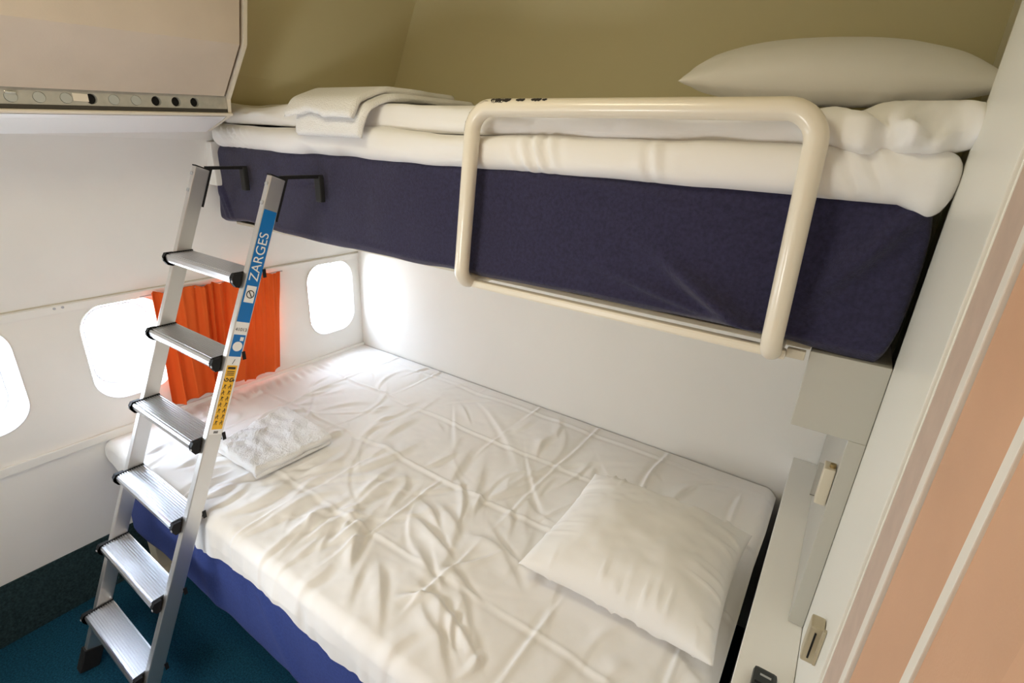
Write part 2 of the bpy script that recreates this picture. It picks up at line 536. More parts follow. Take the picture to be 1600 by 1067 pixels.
for i, y in enumerate(hy):
    z = zc + dzb(y)
    if i in (9, 10, 11):
        obj('hole_backing', *disc((0.4425, y, z), (1, 0, 0), RH - 0.001, 0.003, 20), M_black, strip)
    elif i == 6:
        obj('hole_backing', *disc((0.4425, y, z), (1, 0, 0), RH - 0.001, 0.003, 20), M_black, strip)
        obj('latch_tab', *box(0.456, 0.460, y - 0.045, y - 0.008, z - 0.009, z + 0.012, 0.001), M_binrim, strip)
    else:
        pl = obj('hole_plug', *disc((0.4425, y, z), (1, 0, 0), RH - 0.0008, 0.017, 20), M_plug, strip)
        if i == 3:
            obj('chrome_latch', *box(0.4585, 0.4625, y - 0.012, y + 0.012, z + 0.007, z + 0.013, 0.0012), M_chrome, strip)
# dark groove, lower lip and the white underside
obj('lower_groove', *extrude_y([(0.436, 2.022), (0.459, 2.022), (0.459, 2.0325), (0.436, 2.0325)], B0, B1 - 0.014, dzb), M_dark, bn)
obj('lower_lip', *extrude_y([(0.436, 2.008), (0.462, 2.010), (0.465, 2.014), (0.465, 2.018), (0.458, 2.021), (0.436, 2.021)], B0, B1, dzb), M_binrim, bn)
obj('bin_underside', *extrude_y([(0.452, 2.008), (0.436, 2.010), (0.20, 1.964), (0.165, 1.955), (0.19, 1.950), (0.30, 1.953), (0.43, 1.998)], B0, B1 - 0.02, dzb), M_under, bn)

# ------------------------------------------------------------------ soft slabs
def slab(x0, x1, y0, y1, z0, z1, nx=120, nc=64, rx=0.04, power=4.0, disp=None, cr=None):
    """a closed rounded slab: superellipse cross-section in (y, z), swept along x, rounded ends"""
    cy, cz, hy_, hz_ = (y0 + y1) / 2, (z0 + z1) / 2, (y1 - y0) / 2, (z1 - z0) / 2
    rings = []
    ts = np.concatenate([np.linspace(0, rx, 9)[:-1] , np.linspace(rx, (x1 - x0) - rx, nx), np.linspace((x1 - x0) - rx, x1 - x0, 9)[1:]])
    # perimeter parameter: even spacing along a rounded rectangle
    r = cr if cr else min(hz_, hy_) * 0.85
    pts = []
    L = [2 * (hy_ - r), math.pi * r / 2, 2 * (hz_ - r), math.pi * r / 2] * 2
    tot = sum(L)
    for k in range(nc):
        s = tot * k / nc
        if s < L[0]: pts.append((hy_ - r - s, hz_)); continue
        s -= L[0]
        if s < L[1]: a = math.pi / 2 + s / r; pts.append((-(hy_ - r) + r * math.cos(a), hz_ - r + r * math.sin(a))); continue
        s -= L[1]
        if s < L[2]: pts.append((-hy_, hz_ - r - s)); continue
        s -= L[2]
        if s < L[3]: a = math.pi + s / r; pts.append((-(hy_ - r) + r * math.cos(a), -(hz_ - r) + r * math.sin(a))); continue
        s -= L[3]
        if s < L[0]: pts.append((-(hy_ - r) + s, -hz_)); continue
        s -= L[0]
        if s < L[1]: a = 1.5 * math.pi + s / r; pts.append((hy_ - r + r * math.cos(a), -(hz_ - r) + r * math.sin(a))); continue
        s -= L[1]
        if s < L[2]: pts.append((hy_, -(hz_ - r) + s)); continue
        s -= L[2]
        a = s / r; pts.append((hy_ - r + r * math.cos(a), hz_ - r + r * math.sin(a)))
    P = np.array(pts)
    for t in ts:
        e = min(t, (x1 - x0) - t)
        k = 1.0 if e >= rx else math.sqrt(max(0.0, 1 - (1 - e / rx) ** 2))
        kz = 0.25 + 0.75 * k
        dy = (1 - k) * rx * 0.8
        q = P.copy()
        q[:, 0] = q[:, 0] * (1 - dy / hy_)
        q[:, 1] = q[:, 1] * kz
        X = np.full(len(q), x0 + t); Y = cy + q[:, 0]; Z = cz + q[:, 1]
        if disp: X, Y, Z = disp(X, Y, Z, q[:, 0] / hy_, q[:, 1] / hz_)
        rings.append(list(zip(X, Y, Z)))
    return loft(rings)


# ------------------------------------------------------------------ lower bunk
BW, BL, BT = 1.394, 2.405, 0.735
bd = thing('lower_bed', (1.2, -0.7, 0.0), 'lower bunk bed base with royal blue cover, wide under the white sheet', 'bed')


def d_low(X, Y, Z, a, b):
    n = fbm(X * 3.1, Z * 2.0 + Y, 11, 3) * 0.006
    front = np.clip((-a - 0.9) * 10, 0, 1)
    fold = 0.010 * np.exp(-((X - 0.62 - (0.7 - Z) * 0.25) / 0.05) ** 2) + 0.012 * np.exp(-((X - 1.02 - (0.7 - Z) * 0.5) / 0.04) ** 2)
    Y = Y - front * (n + fold * 0.7)
    Z = Z + (b < -0.8) * fbm(X * 4, Y, 5, 2) * 0.004
    return X, Y, Z


obj('mattress_cover', *slab(0.02, BL - 0.01, -BW + 0.006, -0.012, 0.23, BT - 0.026, 160, 150, 0.04, disp=d_low, cr=0.045), M_navy_l, bd, True)
obj('bed_base', *box(0.06, BL - 0.06, -1.22, -0.02, 0.10, 0.228, 0.004), M_dark, bd)
def MB_leg(lx):
    m = MB().box(lx, lx + 0.15, -1.43, -1.30, 0.0, 0.060, 0.006).box(lx + 0.03, lx + 0.11, -1.36, -1.30, 0.055, 0.236, 0.004)
    return m.v, m.f


for lx in (0.03, 2.2):
    obj('bed_leg', *MB_leg(lx), M_platform, bd)


# the sheet: one cloth over the top, hanging over the front edge
def sheet_low():
    nx, ns = 520, 330
    x = np.linspace(0.006, 2.413, nx)
    Ltop = BW - 0.008 + 0.004
    rad = 0.035
    hem_x = [0.0, 0.03, 0.10, 0.3, 0.5, 0.69, 0.88, 1.08, 1.25, 1.36, 1.48, 1.63, 1.9, 2.42]
    hem_z = [0.69, 0.64, 0.600, 0.60, 0.575, 0.555, 0.605, 0.625, 0.635, 0.600, 0.585, 0.60, 0.59, 0.60]
    hz = np.interp(x, hem_x, hem_z) + 0.006 * vnoise(x * 14, x * 0, 3) + 0.003 * vnoise(x * 40, x * 0, 4)
    s = np.linspace(0, 1, ns)
    X = np.repeat(x[:, None], ns, 1)
    arc = math.pi / 2 * rad
    flat = Ltop - rad
    drop = np.maximum(BT - rad - hz, 0.01)
    total = flat + arc + drop
    # 84 % of samples on the flat, the rest on the edge and the drop
    sf = 0.84
    u = np.repeat(s[None, :], nx, 0)
    d_flat = np.clip(u / sf, 0, 1) * flat
    rest = np.clip((u - sf) / (1 - sf), 0, 1) * (arc + drop)[:, None]
    ang = np.clip(rest / rad, 0, math.pi / 2)
    dd = np.clip(rest - arc, 0, None)
    Y = -0.006 - d_flat - rad * np.sin(ang)
    Z = BT - rad * (1 - np.cos(ang)) - dd
    top = np.cos(ang)
    # --- creases of the folded sheet (a grid) and the wrinkles
    h = np.zeros_like(X)
    wob = lambda a, sd: 0.008 * vnoise(a * 5, a * 0 + sd, sd)
    lineY = [-0.07, -0.39, -0.735, -1.10]
    lineX = [0.33, 0.66, 0.99, 1.32, 1.64, 1.97, 2.30]
    flatY = -d_flat
    for i, ly in enumerate(lineY):
        dY = flatY - ly - wob(X, 20 + i) - 0.01 * (X - 1.2) * (0.5 - (i % 2))
        amp = 0.0052 * (0.60 + 0.45 * vnoise(X * 4, X * 0, 30 + i))
        h += amp * np.exp(-(dY / 0.0065) ** 2) - 0.0028 * np.exp(-((dY + 0.016) / 0.012) ** 2)
    for i, lx in enumerate(lineX):
        dX = X - lx - wob(flatY, 40 + i)
        amp = 0.0062 * np.clip(0.60 + 0.9 * vnoise(flatY * 4.5, flatY * 0, 50 + i), 0.0, 1.2)
        h += amp * np.exp(-(dX / 0.007) ** 2) - 0.6 * amp * np.exp(-((dX + 0.018) / 0.012) ** 2)
    # pillowing of the fold squares
    h += 0.0035 * np.abs(np.sin(math.pi * X / 0.33)) * np.abs(np.sin(math.pi * (flatY + 0.39) / 0.35))
    # wrinkles: many short soft creases, densest along the front half
    mfront = np.clip((-flatY - 0.50) / 0.5, 0, 1) * np.clip((2.05 - X) / 0.5, 0.15, 1) * np.clip((X - 0.25) / 0.5, 0.3, 1)
    m_ = np.clip(np.maximum(mfront, 0.3), 0, 1)
    rg = random.Random(12)

    def crease(cx, cy, ang, ln, wd, amp, bend):
        ca, sa = math.cos(ang), math.sin(ang)
        ext = ln * 2.2 + 0.05
        i0, i1 = np.searchsorted(x, [cx - ext, cx + ext])
        if i1 <= i0: return
        dx = X[i0:i1] - cx; dy = flatY[i0:i1] - cy
        u = dx * ca + dy * sa; v = -dx * sa + dy * ca
        v = v - bend * u * u / ln
        env = np.exp(-(u / ln) ** 2)
        wv = wd * (0.7 + 0.6 * np.clip((u / ln + 1) / 2, 0, 1))
        # steep on one side, long slope on the other
        q = v / wv
        pr_ = np.where(q < 0, np.exp(-(q / 0.65) ** 2), np.exp(-(q / 1.7) ** 2))
        h[i0:i1] += amp * env * (pr_ - 0.5 * np.exp(-((q + 1.5) / 0.9) ** 2))

    for k in range(330):
        cx = rg.uniform(0.1, 2.35); cy = -rg.uniform(0.03, 1.38)
        fr = min(1, max(0, (-cy - 0.5) / 0.5)) * min(1, max(0.12, (2.05 - cx) / 0.5)) * min(1, max(0.3, (cx - 0.2) / 0.4))
        if rg.random() > 0.28 + 0.85 * fr: continue
        ang = 1.75 + 1.3 * float(vnoise(cx * 1.9, cy * 1.9, 77)) + rg.gauss(0, 0.22)
        if rg.random() < 0.12: ang += 1.3
        crease(cx, cy, ang, rg.uniform(0.03, 0.11), rg.uniform(0.009, 0.024), rg.uniform(0.0030, 0.0080) * (0.8 + 0.95 * fr), rg.gauss(0, 0.15))
    for k in range(26):     # a few long drag lines
        cx = rg.uniform(0.4, 2.0); cy = -rg.uniform(0.2, 1.3)
        crease(cx, cy, rg.choice([-0.75, 0.85, 1.9]) + rg.gauss(0, 0.15), rg.uniform(0.12, 0.26), rg.uniform(0.010, 0.018), rg.uniform(0.002, 0.0045), rg.gauss(0, 0.25))
    h += 0.006 * fbm(X * 3.0, flatY * 3.0, 75, 3) * (0.4 + m_)
    h += 0.0012 * vnoise(X * 36, flatY * 36, 76) * m_
    # gathered band under the window wall
    gath = np.exp(-((X - 0.10) / 0.045) ** 2) * np.clip(1 - np.abs(flatY + 0.62) / 0.62, 0, 1) ** 0.5
    h += gath * 0.006 * np.sin(flatY * 150 + 2.5 * vnoise(flatY * 9, X * 5, 80) + X * 25)
    h *= np.clip(X / 0.04, 0.2, 1) * np.clip(-flatY / 0.03 + 0.2, 0, 1)
    # hanging part: vertical ripples
    hang = np.clip(dd / 0.05, 0, 1)
    rip = 0.007 * vnoise(X * 13, dd * 3 + X * 1.5, 81) + 0.004 * vnoise(X * 31, dd * 6, 82)
    Z = Z + h * (0.35 + 0.65 * top)
    Y = Y - (1 - top) * (0.006 + np.maximum(rip + 0.006, 0) * hang + 0.4 * np.maximum(h, 0))
    # sag at the window corner and at the right end
    Z = Z - 0.02 * np.exp(-((X - 0.0) / 0.05) ** 2) * np.clip((-flatY - 1.0) / 0.3, 0, 1)
    Z = Z - 0.03 * np.clip((X - 2.37) / 0.04, 0, 1) ** 2
    X = X - 0.006 * np.clip((X - 2.30) / 0.1, 0, 1) * np.clip((-flatY - 0.25) / 0.2, 0, 1)
    V = np.stack([X, Y, Z], -1).reshape(-1, 3)
    idx = np.arange(nx * ns).reshape(nx, ns)
    F = np.stack([idx[:-1, :-1], idx[1:, :-1], idx[1:, 1:], idx[:-1, 1:]], -1).reshape(-1, 4)
    return V, F


tag(obj('bed_sheet', *sheet_low(), M_sheet, None, True), 'creased white sheet spread over the wide lower bed, hem over the blue front', 'sheet')


# ------------------------------------------------------------------ pillows and towels
def pillow(c, ux, uy, hx, hy_, th, seed, corner=0.9, n=90, pw=2.3, wr=0.005, sag=0.0):
    """cushion: centre c, long axis ux, short axis uy (unit vectors), pinched corners"""
    c = np.array(c, float); ux = np.array(ux, float); uy = np.array(uy, float); nz = np.cross(ux, uy)
    nz /= np.linalg.norm(nz)
    V = []; F = []
    g = np.linspace(-1, 1, n)
    A, B = np.meshgrid(g, g, indexing='ij')
    A = np.sign(A) * np.abs(A) ** 0.85; B = np.sign(B) * np.abs(B) ** 0.85
    prof_ = np.clip((1 - np.abs(A) ** pw), 0, 1) ** 0.5 * np.clip((1 - np.abs(B) ** pw), 0, 1) ** 0.5
    pinx = 1 - 0.07 * (1 - B * B) * (np.abs(A) ** 3) * corner     # sides bow inwards, corners stay out
    piny = 1 - 0.09 * (1 - A * A) * (np.abs(B) ** 3) * corner
    PX = A * hx * pinx; PY = B * hy_ * piny
    edge = 1 - prof_
    rad_w = np.clip(ridge(A * 7.5 + 0.6 * B, B * 1.4, seed) * (np.abs(B) > np.abs(A)) + ridge(A * 1.4, B * 6.5, seed + 2) * (np.abs(B) <= np.abs(A)), -0.3, 1) ** 3
    for side, k in ((1, 1.0), (-1, 0.75)):
        H = th * 0.5 * prof_ * k
        H = H + side * 0 + wr * 1.1 * rad_w * np.clip(edge * 1.8 - 0.25, 0, 1) * np.clip(prof_ * 1.8, 0, 1) * np.clip(np.abs(np.abs(A) - np.abs(B)) * 6, 0, 1)
        H = H + wr * 0.3 * fbm(A * 2.5, B * 2.5, seed + 5, 3) * np.clip(prof_ * 3, 0, 1)
        if side > 0: H = H - sag * np.exp(-((A - 0.2) ** 2 + (B - 0.1) ** 2) / 0.15)
        P = c + PX[..., None] * ux + PY[..., None] * uy + (side * H)[..., None] * nz
        base = len(V)
        V += list(map(tuple, P.reshape(-1, 3)))
        idx = np.arange(n * n).reshape(n, n) + base
        q = np.stack([idx[:-1, :-1], idx[1:, :-1], idx[1:, 1:], idx[:-1, 1:]], -1).reshape(-1, 4)
        if side < 0: q = q[:, ::-1]
        F += [tuple(r) for r in q]
    # join the rims
    bm = bmesh.new()
    vs = [bm.verts.new(p) for p in V]
    for f in F: bm.faces.new([vs[i] for i in f])
    bmesh.ops.remove_doubles(bm, verts=bm.verts[:], dist=0.0004)
    bm.verts.index_update()
    return bm_out(bm)


# lower pillow: corners measured on the sheet
P1 = np.array([1.80, -0.955]); P2 = np.array([1.87, -0.50]); P3 = np.array([2.385, -0.42]); P4 = np.array([2.365, -1.02])
cx_, cy_ = (P1 + P2 + P3 + P4) / 4
ux = ((P3 + P4) - (P1 + P2)) / 2; uy = ((P2 + P3) - (P1 + P4)) / 2
hx_, hy2 = np.linalg.norm(ux) / 2, np.linalg.norm(uy) / 2
tilt = 0.06
u3 = np.array([*(ux / np.linalg.norm(ux)), 0.0]); v3 = np.array([*(uy / np.linalg.norm(uy)), 0.0])
v3 = v3 - u3 * np.dot(u3, v3); v3 /= np.linalg.norm(v3)
tag(obj('pillow', *pillow((cx_, cy_, 0.815), u3, v3, hx_ * 1.03, hy2 * 1.03, 0.22, 90, wr=0.016), M_pillow, None, True),
    'plump white pillow lying on the lower bed by the white ledge', 'pillow')


def towel_part(corners, z0, z1, seed, n=130, rip=0.0, r=0.016, droop=0.0):
    """a folded terry layer: a rounded quad slab; the front edge is a fold, the left edges lie open"""
    C = np.array(corners, float)           # back-left, back-right, front-right, front-left in plan
    g = np.linspace(0, 1, n)
    A, B = np.meshgrid(g, g, indexing='ij')   # A: left->right, B: back->front
    XY = (C[0] * ((1 - A) * (1 - B))[..., None] + C[1] * (A * (1 - B))[..., None] + C[2] * (A * B)[..., None] + C[3] * ((1 - A) * B)[..., None])
    w_ = np.minimum(np.minimum(A, 1 - A), np.minimum(B, 1 - B)) * np.linalg.norm(C[1] - C[0])
    k = np.sqrt(np.clip(1 - (1 - np.clip(w_ / r, 0, 1)) ** 2, 0, 1))
    hz = (z1 - z0) / 2; mz = (z0 + z1) / 2
    wob = 0.006 * vnoise(A * 6, B * 6, seed)
    V = []; F = []
    for side in (1, -1):
        Z = mz + side * hz * (0.15 + 0.85 * k)
        if side > 0:
            Z = Z + k * (0.006 * fbm(A * 4, B * 5, seed, 3) + rip * np.sin(B * 34 + 6 * vnoise(A * 2, B * 2, seed + 1)) * np.exp(-A * 1.2) + 0.0013 * vnoise(A * 75, B * 75, seed + 2))
        Z = Z - droop * np.clip(B - 0.8, 0, 1) * 5
        P = np.concatenate([XY + wob[..., None], Z[..., None]], -1)
        base = len(V)
        V += list(map(tuple, P.reshape(-1, 3)))
        idx = np.arange(n * n).reshape(n, n) + base
        q = np.stack([idx[:-1, :-1], idx[1:, :-1], idx[1:, 1:], idx[:-1, 1:]], -1).reshape(-1, 4)
        if side < 0: q = q[:, ::-1]
        F += [tuple(f) for f in q]
    m = n * n
    rim = [i * n for i in range(n)] + [(n - 1) * n + j for j in range(1, n)] + [i * n + n - 1 for i in range(n - 2, -1, -1)] + [j for j in range(n - 2, 0, -1)]
    for i in range(len(rim)):
        a, b = rim[i], rim[(i + 1) % len(rim)]
        F.append((a, b, b + m, a + m))
    return V, F


tw = thing('folded_towel', (0.63, -1.0, 0.742), 'folded white terry towel lying on the lower bed beside the ladder', 'towel')
obj('lower_fold', *towel_part([(0.40, -0.82), (0.80, -0.865), (0.785, -1.185), (0.455, -1.175)], 0.744, 0.766, 110, r=0.012), M_towel, tw, True)
obj('upper_fold', *towel_part([(0.43, -0.825), (0.805, -0.86), (0.79, -1.19), (0.50, -1.185)], 0.764, 0.795, 120, rip=0.0035, r=0.016), M_towel, tw, True)

# ------------------------------------------------------------------ upper bunk
UF = -0.84
ub = thing('upper_bunk', (1.3, -0.42, 1.575), 'cream upper bunk frame with a tubular guard rail', 'bunk')
obj('bunk_platform', *box(0.15, 2.40, UF + 0.06, -0.005, 1.577, 1.590, 0.003), M_platform, ub)
obj('front_bar', *box(1.50, 2.36, UF - 0.012, UF + 0.012, 1.565, 1.587, 0.006), M_rail, ub)
obj('bar_bracket', *box(2.36, 2.395, UF - 0.006, UF + 0.010, 1.572, 1.592, 0.002), M_beige, ub)
# guard rail
rp = [(1.505, UF + 0.12, 1.583), (1.508, UF - 0.045, 1.583), (1.545, UF - 0.045, 2.045), (2.322, UF - 0.045, 2.048), (2.332, UF - 0.045, 1.580), (2.332, UF + 0.12, 1.580)]
gr = obj('guard_rail', *tube(round_path(rp, [0.045, 0.06, 0.06, 0.045], 10), 0.0208, 22), M_rail, ub, True, 60)
rnd = random.Random(5)


def chip(x0, x1, ang0, ang1):
    """a flake of missing enamel: a thin curved patch on the top of the rail"""
    n = 10; V = []; F = []
    rr = 0.0212
    for i in range(n + 1):
        x = x0 + (x1 - x0) * i / n
        e = math.sin(math.pi * i / n) ** 0.5
        mid = (ang0 + ang1) / 2; half = (ang1 - ang0) / 2 * (0.35 + 0.65 * e) * (0.7 + 0.5 * rnd.random())
        zc_ = 2.045 + (x - 1.545) / (2.322 - 1.545) * 0.003
        for a in (mid - half, mid, mid + half):
            V.append((x, UF - 0.045 + rr * math.cos(a), zc_ + rr * math.sin(a)))
    for i in range(n):
        for j in range(2):
            a = i * 3 + j; F.append((a, a + 1, a + 4, a + 3))
    return V, F


for (a, b, c, d) in ((1.62, 1.665, 1.75, 2.6), (1.68, 1.705, 1.9, 2.5), (1.722, 1.75, 1.85, 2.5), (1.752, 1.765, 2.0, 2.4), (1.607, 1.632, 1.6, 2.7)):
    obj('paint_chip', *chip(a, b, c, d), M_chip, gr, True)
# chipped bend at the left top corner
V = []; F = []
bend = [(p.x, p.y, p.z) for p in round_path(rp, [0.045, 0.06, 0.06, 0.045], 10)][12:23]
for i, (x, y, z) in enumerate(bend):
    a = math.pi - (math.pi / 2) * i / (len(bend) - 1)
    nx_, nz_ = math.cos(a), math.sin(a)
    for t in (-0.6, 0.0, 0.55 + 0.55 * rnd.random()):
        V.append((x + nx_ * math.cos(t) * 0.0214, y - 0.0214 * math.sin(t), z + nz_ * math.cos(t) * 0.0214))
for i in range(len(bend) - 1):
    for j in range(2):
        a = i * 3 + j; F.append((a, a + 1, a + 4, a + 3))
obj('paint_chip', V, F, M_chip, gr, True)
obj('end_bracket', *box(0.135, 0.19, UF - 0.02, -0.05, 1.745, 1.915, 0.004), M_trim, ub)


def d_up(X, Y, Z, a, b):
    front = np.clip((-a - 0.9) * 10, 0, 1)
    n = fbm(X * 2.4, Z * 3.0, 15, 3) * 0.008
    # loose diagonal folds towards the right post, pinched corner at the left
    def fold(xc, zc_, ang, wid, ln, amp):
        ca, sa = math.cos(ang), math.sin(ang)
        u = (X - xc) * ca + (Z - zc_) * sa; v = -(X - xc) * sa + (Z - zc_) * ca
        return amp * np.exp(-(u / ln) ** 2 - (v / wid) ** 2)
    f = fold(2.20, 1.66, -0.55, 0.020, 0.13, 0.038) + fold(2.12, 1.645, -0.22, 0.012, 0.17, 0.016) + fold(2.46, 1.82, 1.0, 0.018, 0.10, 0.028) + fold(2.40, 1.76, 1.15, 0.018, 0.12, 0.012)
    f += fold(0.215, 1.70, -1.2, 0.008, 0.08, 0.012) + fold(0.24, 1.69, -1.1, 0.008, 0.08, 0.010) + fold(0.78, 1.80, 0.1, 0.008, 0.05, -0.008)
    f += fold(2.0, 1.87, -0.1, 0.012, 0.2, 0.006)
    f += 0.006 * np.exp(-((Z - 1.618 - 0.006 * vnoise(X * 5, X * 0, 18)) / 0.007) ** 2) * (0.5 + 0.5 * np.clip((X - 0.9) * 3, 0, 1))
    Y = Y - front * (n + f)
    X = X - (1 - np.clip((Z - 1.594) / 0.318, 0, 1)) * 0.062 * np.clip((0.7 - X) / 0.5, 0, 1)
    low = np.clip((-b - 0.75) * 4, 0, 1)
    Z = Z + low * (fbm(X * 3.5, Y * 0, 16, 2) * 0.008 + 0.012 * np.exp(-((X - 0.32) / 0.10) ** 2))
    return X, Y, Z


mt = tag(obj('upper_mattress', *slab(0.178, 2.538, UF, -0.012, 1.594, 1.912, 260, 320, 0.03, disp=d_up, cr=0.035), M_navy_u, None, True),
         'mattress in a dark navy velour cover on the upper bunk', 'mattress')


def d_sheet(X, Y, Z, a, b):
    front = np.clip((-a - 0.85) * 6, 0, 1)
    n1 = 0.012 * fbm(X * 2.2, Z * 6, 21, 3)
    def puck(xc, wd, amp, sl): return amp * np.exp(-((X - xc) / wd) ** 2) * np.sin((X - xc + (Z - 1.94) * sl) * 150)
    n2 = puck(1.72, 0.055, 0.013, 0.5) + puck(0.36, 0.09, 0.010, 1.2) + puck(2.02, 0.03, 0.007, 0.3) + puck(2.40, 0.05, 0.007, 0.8)
    n1 = n1 + 0.006 * np.clip(ridge(X * 5 + Z * 10, Z * 16 - X * 2, 25), -0.2, 1) ** 2
    Y = Y - front * (n1 * 0.8 + n2) - front * 0.008
    top = np.clip((b - 0.3) * 2, 0, 1); bot = np.clip((-b - 0.3) * 2, 0, 1)
    Z = Z + top * 0.008 * fbm(X * 2.7, Y * 5, 22, 3) + bot * front * (0.008 * vnoise(X * 3.2, X * 0, 23) + 0.004 * vnoise(X * 11, X * 0, 24))
    Z = Z - bot * front * 0.035 * np.clip((X - 2.47) / 0.05, 0, 1)
    return X, Y, Z


tag(obj('upper_sheet', *slab(0.195, 2.548, UF - 0.022, -0.02, 1.898, 1.985, 240, 130, 0.04, disp=d_sheet), M_sheet, None, True),
    'white sheet rolled over the navy mattress of the upper bunk', 'sheet')


def d_duvet(X, Y, Z, a, b):
    front = np.clip((-a - 0.8) * 5, 0, 1)
    right = np.clip((X - 2.28) / 0.12, 0, 1)
    n1 = 0.016 * fbm(X * 2.6, Z * 7, 31, 3) + 0.007 * np.clip(ridge(X * 4 - Z * 9, Z * 14 + X * 2, 32), -0.2, 1) ** 2
    wx = X + 0.05 * vnoise(X * 7, Z * 12 + Y * 4, 33)
    cr = 0.65 * np.sin((wx - 2.28) * 26 + (Z - 2.02) * 26 + 1.6 * vnoise(X * 6, Z * 9, 34)) ** 2 + 0.35 * np.sin((wx - 2.28) * 55 - (Z - 2.02) * 20 + 1.6 * vnoise(X * 9, Z * 9, 38)) ** 2
    Y = Y - front * (n1 + right * 0.050 * cr) - front * right * 0.016
    top = np.clip((b + 0.1) * 2, 0, 1)
    Z = Z + top * (0.014 * fbm(X * 2.3, Y * 4, 35, 3) + right * 0.026 * (np.sin((wx - 2.28) * 24 + Y * 9 + 1.5 * vnoise(X * 5, Y * 5, 36)) ** 2 - 0.5))
    left = np.clip((0.55 - X) / 0.3, 0, 1)
    Z = Z + top * 0.012 * left
    Z = Z + (1 - top) * front * (0.010 * vnoise(X * 2.3, X * 0, 37) - right * 0.012 * np.sin((X - 2.3) * 14))
    return X, Y, Z


tag(obj('folded_duvet', *slab(0.232, 2.568, UF + 0.012, -0.03, 1.986, 2.058, 260, 130, 0.05, disp=d_duvet), M_sheet, None, True),
    'white folded duvet lying on the upper bunk, bunched at the right end', 'duvet')

# pillow on the upper bunk
a_ = R(-5)
tag(obj('pillow', *pillow((2.262, -0.33, 2.165), (math.cos(R(4)), math.sin(R(8)), math.sin(R(-1))), (-math.sin(R(8)), math.cos(R(10)), math.sin(R(10))), 0.328, 0.25, 0.175, 95, wr=0.004, corner=0.5), M_pillow, None, True),
    'white pillow lying on the upper bunk above the guard rail', 'pillow')

# towel on the upper bunk
t2 = thing('folded_towel', (0.98, -0.7, 2.05), 'folded white terry towel on the upper bunk, draped over its front edge', 'towel')


def draped(path, xl, xr, th, seed, ns=70, nx=50, scal=0.0):
    """a folded terry layer laid over an edge: path is a list of (y, z); xl/xr give its sides from back to front"""
    P = np.array(path, float)
    seg = np.r_[0, np.cumsum(np.hypot(*np.diff(P, axis=0).T))]
    q = np.linspace(0, seg[-1], ns)
    y = np.interp(q, seg, P[:, 0]); z = np.interp(q, seg, P[:, 1])
    for _ in range(6):
        y[1:-1] = (y[:-2] + 2 * y[1:-1] + y[2:]) / 4; z[1:-1] = (z[:-2] + 2 * z[1:-1] + z[2:]) / 4
    ty, tz = np.gradient(y), np.gradient(z); L = np.hypot(ty, tz)
    ny, nz_ = tz / L, -ty / L
    s_ = np.linspace(0, 1, ns)
    A, B = np.meshgrid(s_, np.linspace(0, 1, nx), indexing='ij')
    XL = np.interp(s_, np.linspace(0, 1, len(xl)), xl)[:, None]; XR = np.interp(s_, np.linspace(0, 1, len(xr)), xr)[:, None]
    X = XL + (XR - XL) * B + 0.008 * vnoise(A * 5, B * 4, seed)
    w_ = np.minimum(np.minimum(B, 1 - B) * 0.35, np.minimum(A + 0.01, 1 - A) * seg[-1])
    k = np.sqrt(np.clip(1 - (1 - np.clip(w_ / 0.014, 0, 1)) ** 2, 0, 1))
    V = []; F = []
    for side in (1, -1):
        off = side * th / 2 * (0.12 + 0.88 * k)
        if side > 0: off = off + k * (0.006 * fbm(A * 4, B * 4, seed + 1, 3) + 0.0015 * vnoise(A * 50, B * 50, seed + 2))
        ext = scal * (0.4 * np.sin(B * 13 + 1) + 1.1 * vnoise(B * 6.3, A * 0, seed + 3)) * np.clip(A - 0.85, 0, 1) * 6
        Yq = y[:, None] + ny[:, None] * off * -1 + ty[:, None] / L[:, None] * ext
        Zq = z[:, None] + nz_[:, None] * off * -1 + tz[:, None] / L[:, None] * ext
        base = len(V)
        V += list(map(tuple, np.stack([X, Yq, Zq], -1).reshape(-1, 3)))
        idx = np.arange(ns * nx).reshape(ns, nx) + base
        f = np.stack([idx[:-1, :-1], idx[1:, :-1], idx[1:, 1:], idx[:-1, 1:]], -1).reshape(-1, 4)
        F += [tuple(r) for r in f]
    m = ns * nx
    rim = [i * nx for i in range(ns)] + [(ns - 1) * nx + j for j in range(1, nx)] + [i * nx + nx - 1 for i in range(ns - 2, -1, -1)] + list(range(nx - 2, 0, -1))
    for i in range(len(rim)):
        a, b = rim[i], rim[(i + 1) % len(rim)]
        F.append((a, b, b + m, a + m))
    return V, F


obj('lower_fold', *draped([(-0.42, 2.085), (-0.78, 2.080), (-0.865, 2.045), (-0.895, 1.995), (-0.897, 1.958)], [0.71, 0.80, 0.825], [1.18, 1.17, 1.135], 0.024, 130), M_towel, t2, True)
obj('upper_fold', *draped([(-0.43, 2.106), (-0.78, 2.100), (-0.885, 2.062), (-0.918, 2.020)], [0.70, 0.78, 0.80], [1.10, 1.13, 1.115], 0.024, 140, scal=0.010), M_towel, t2, True)

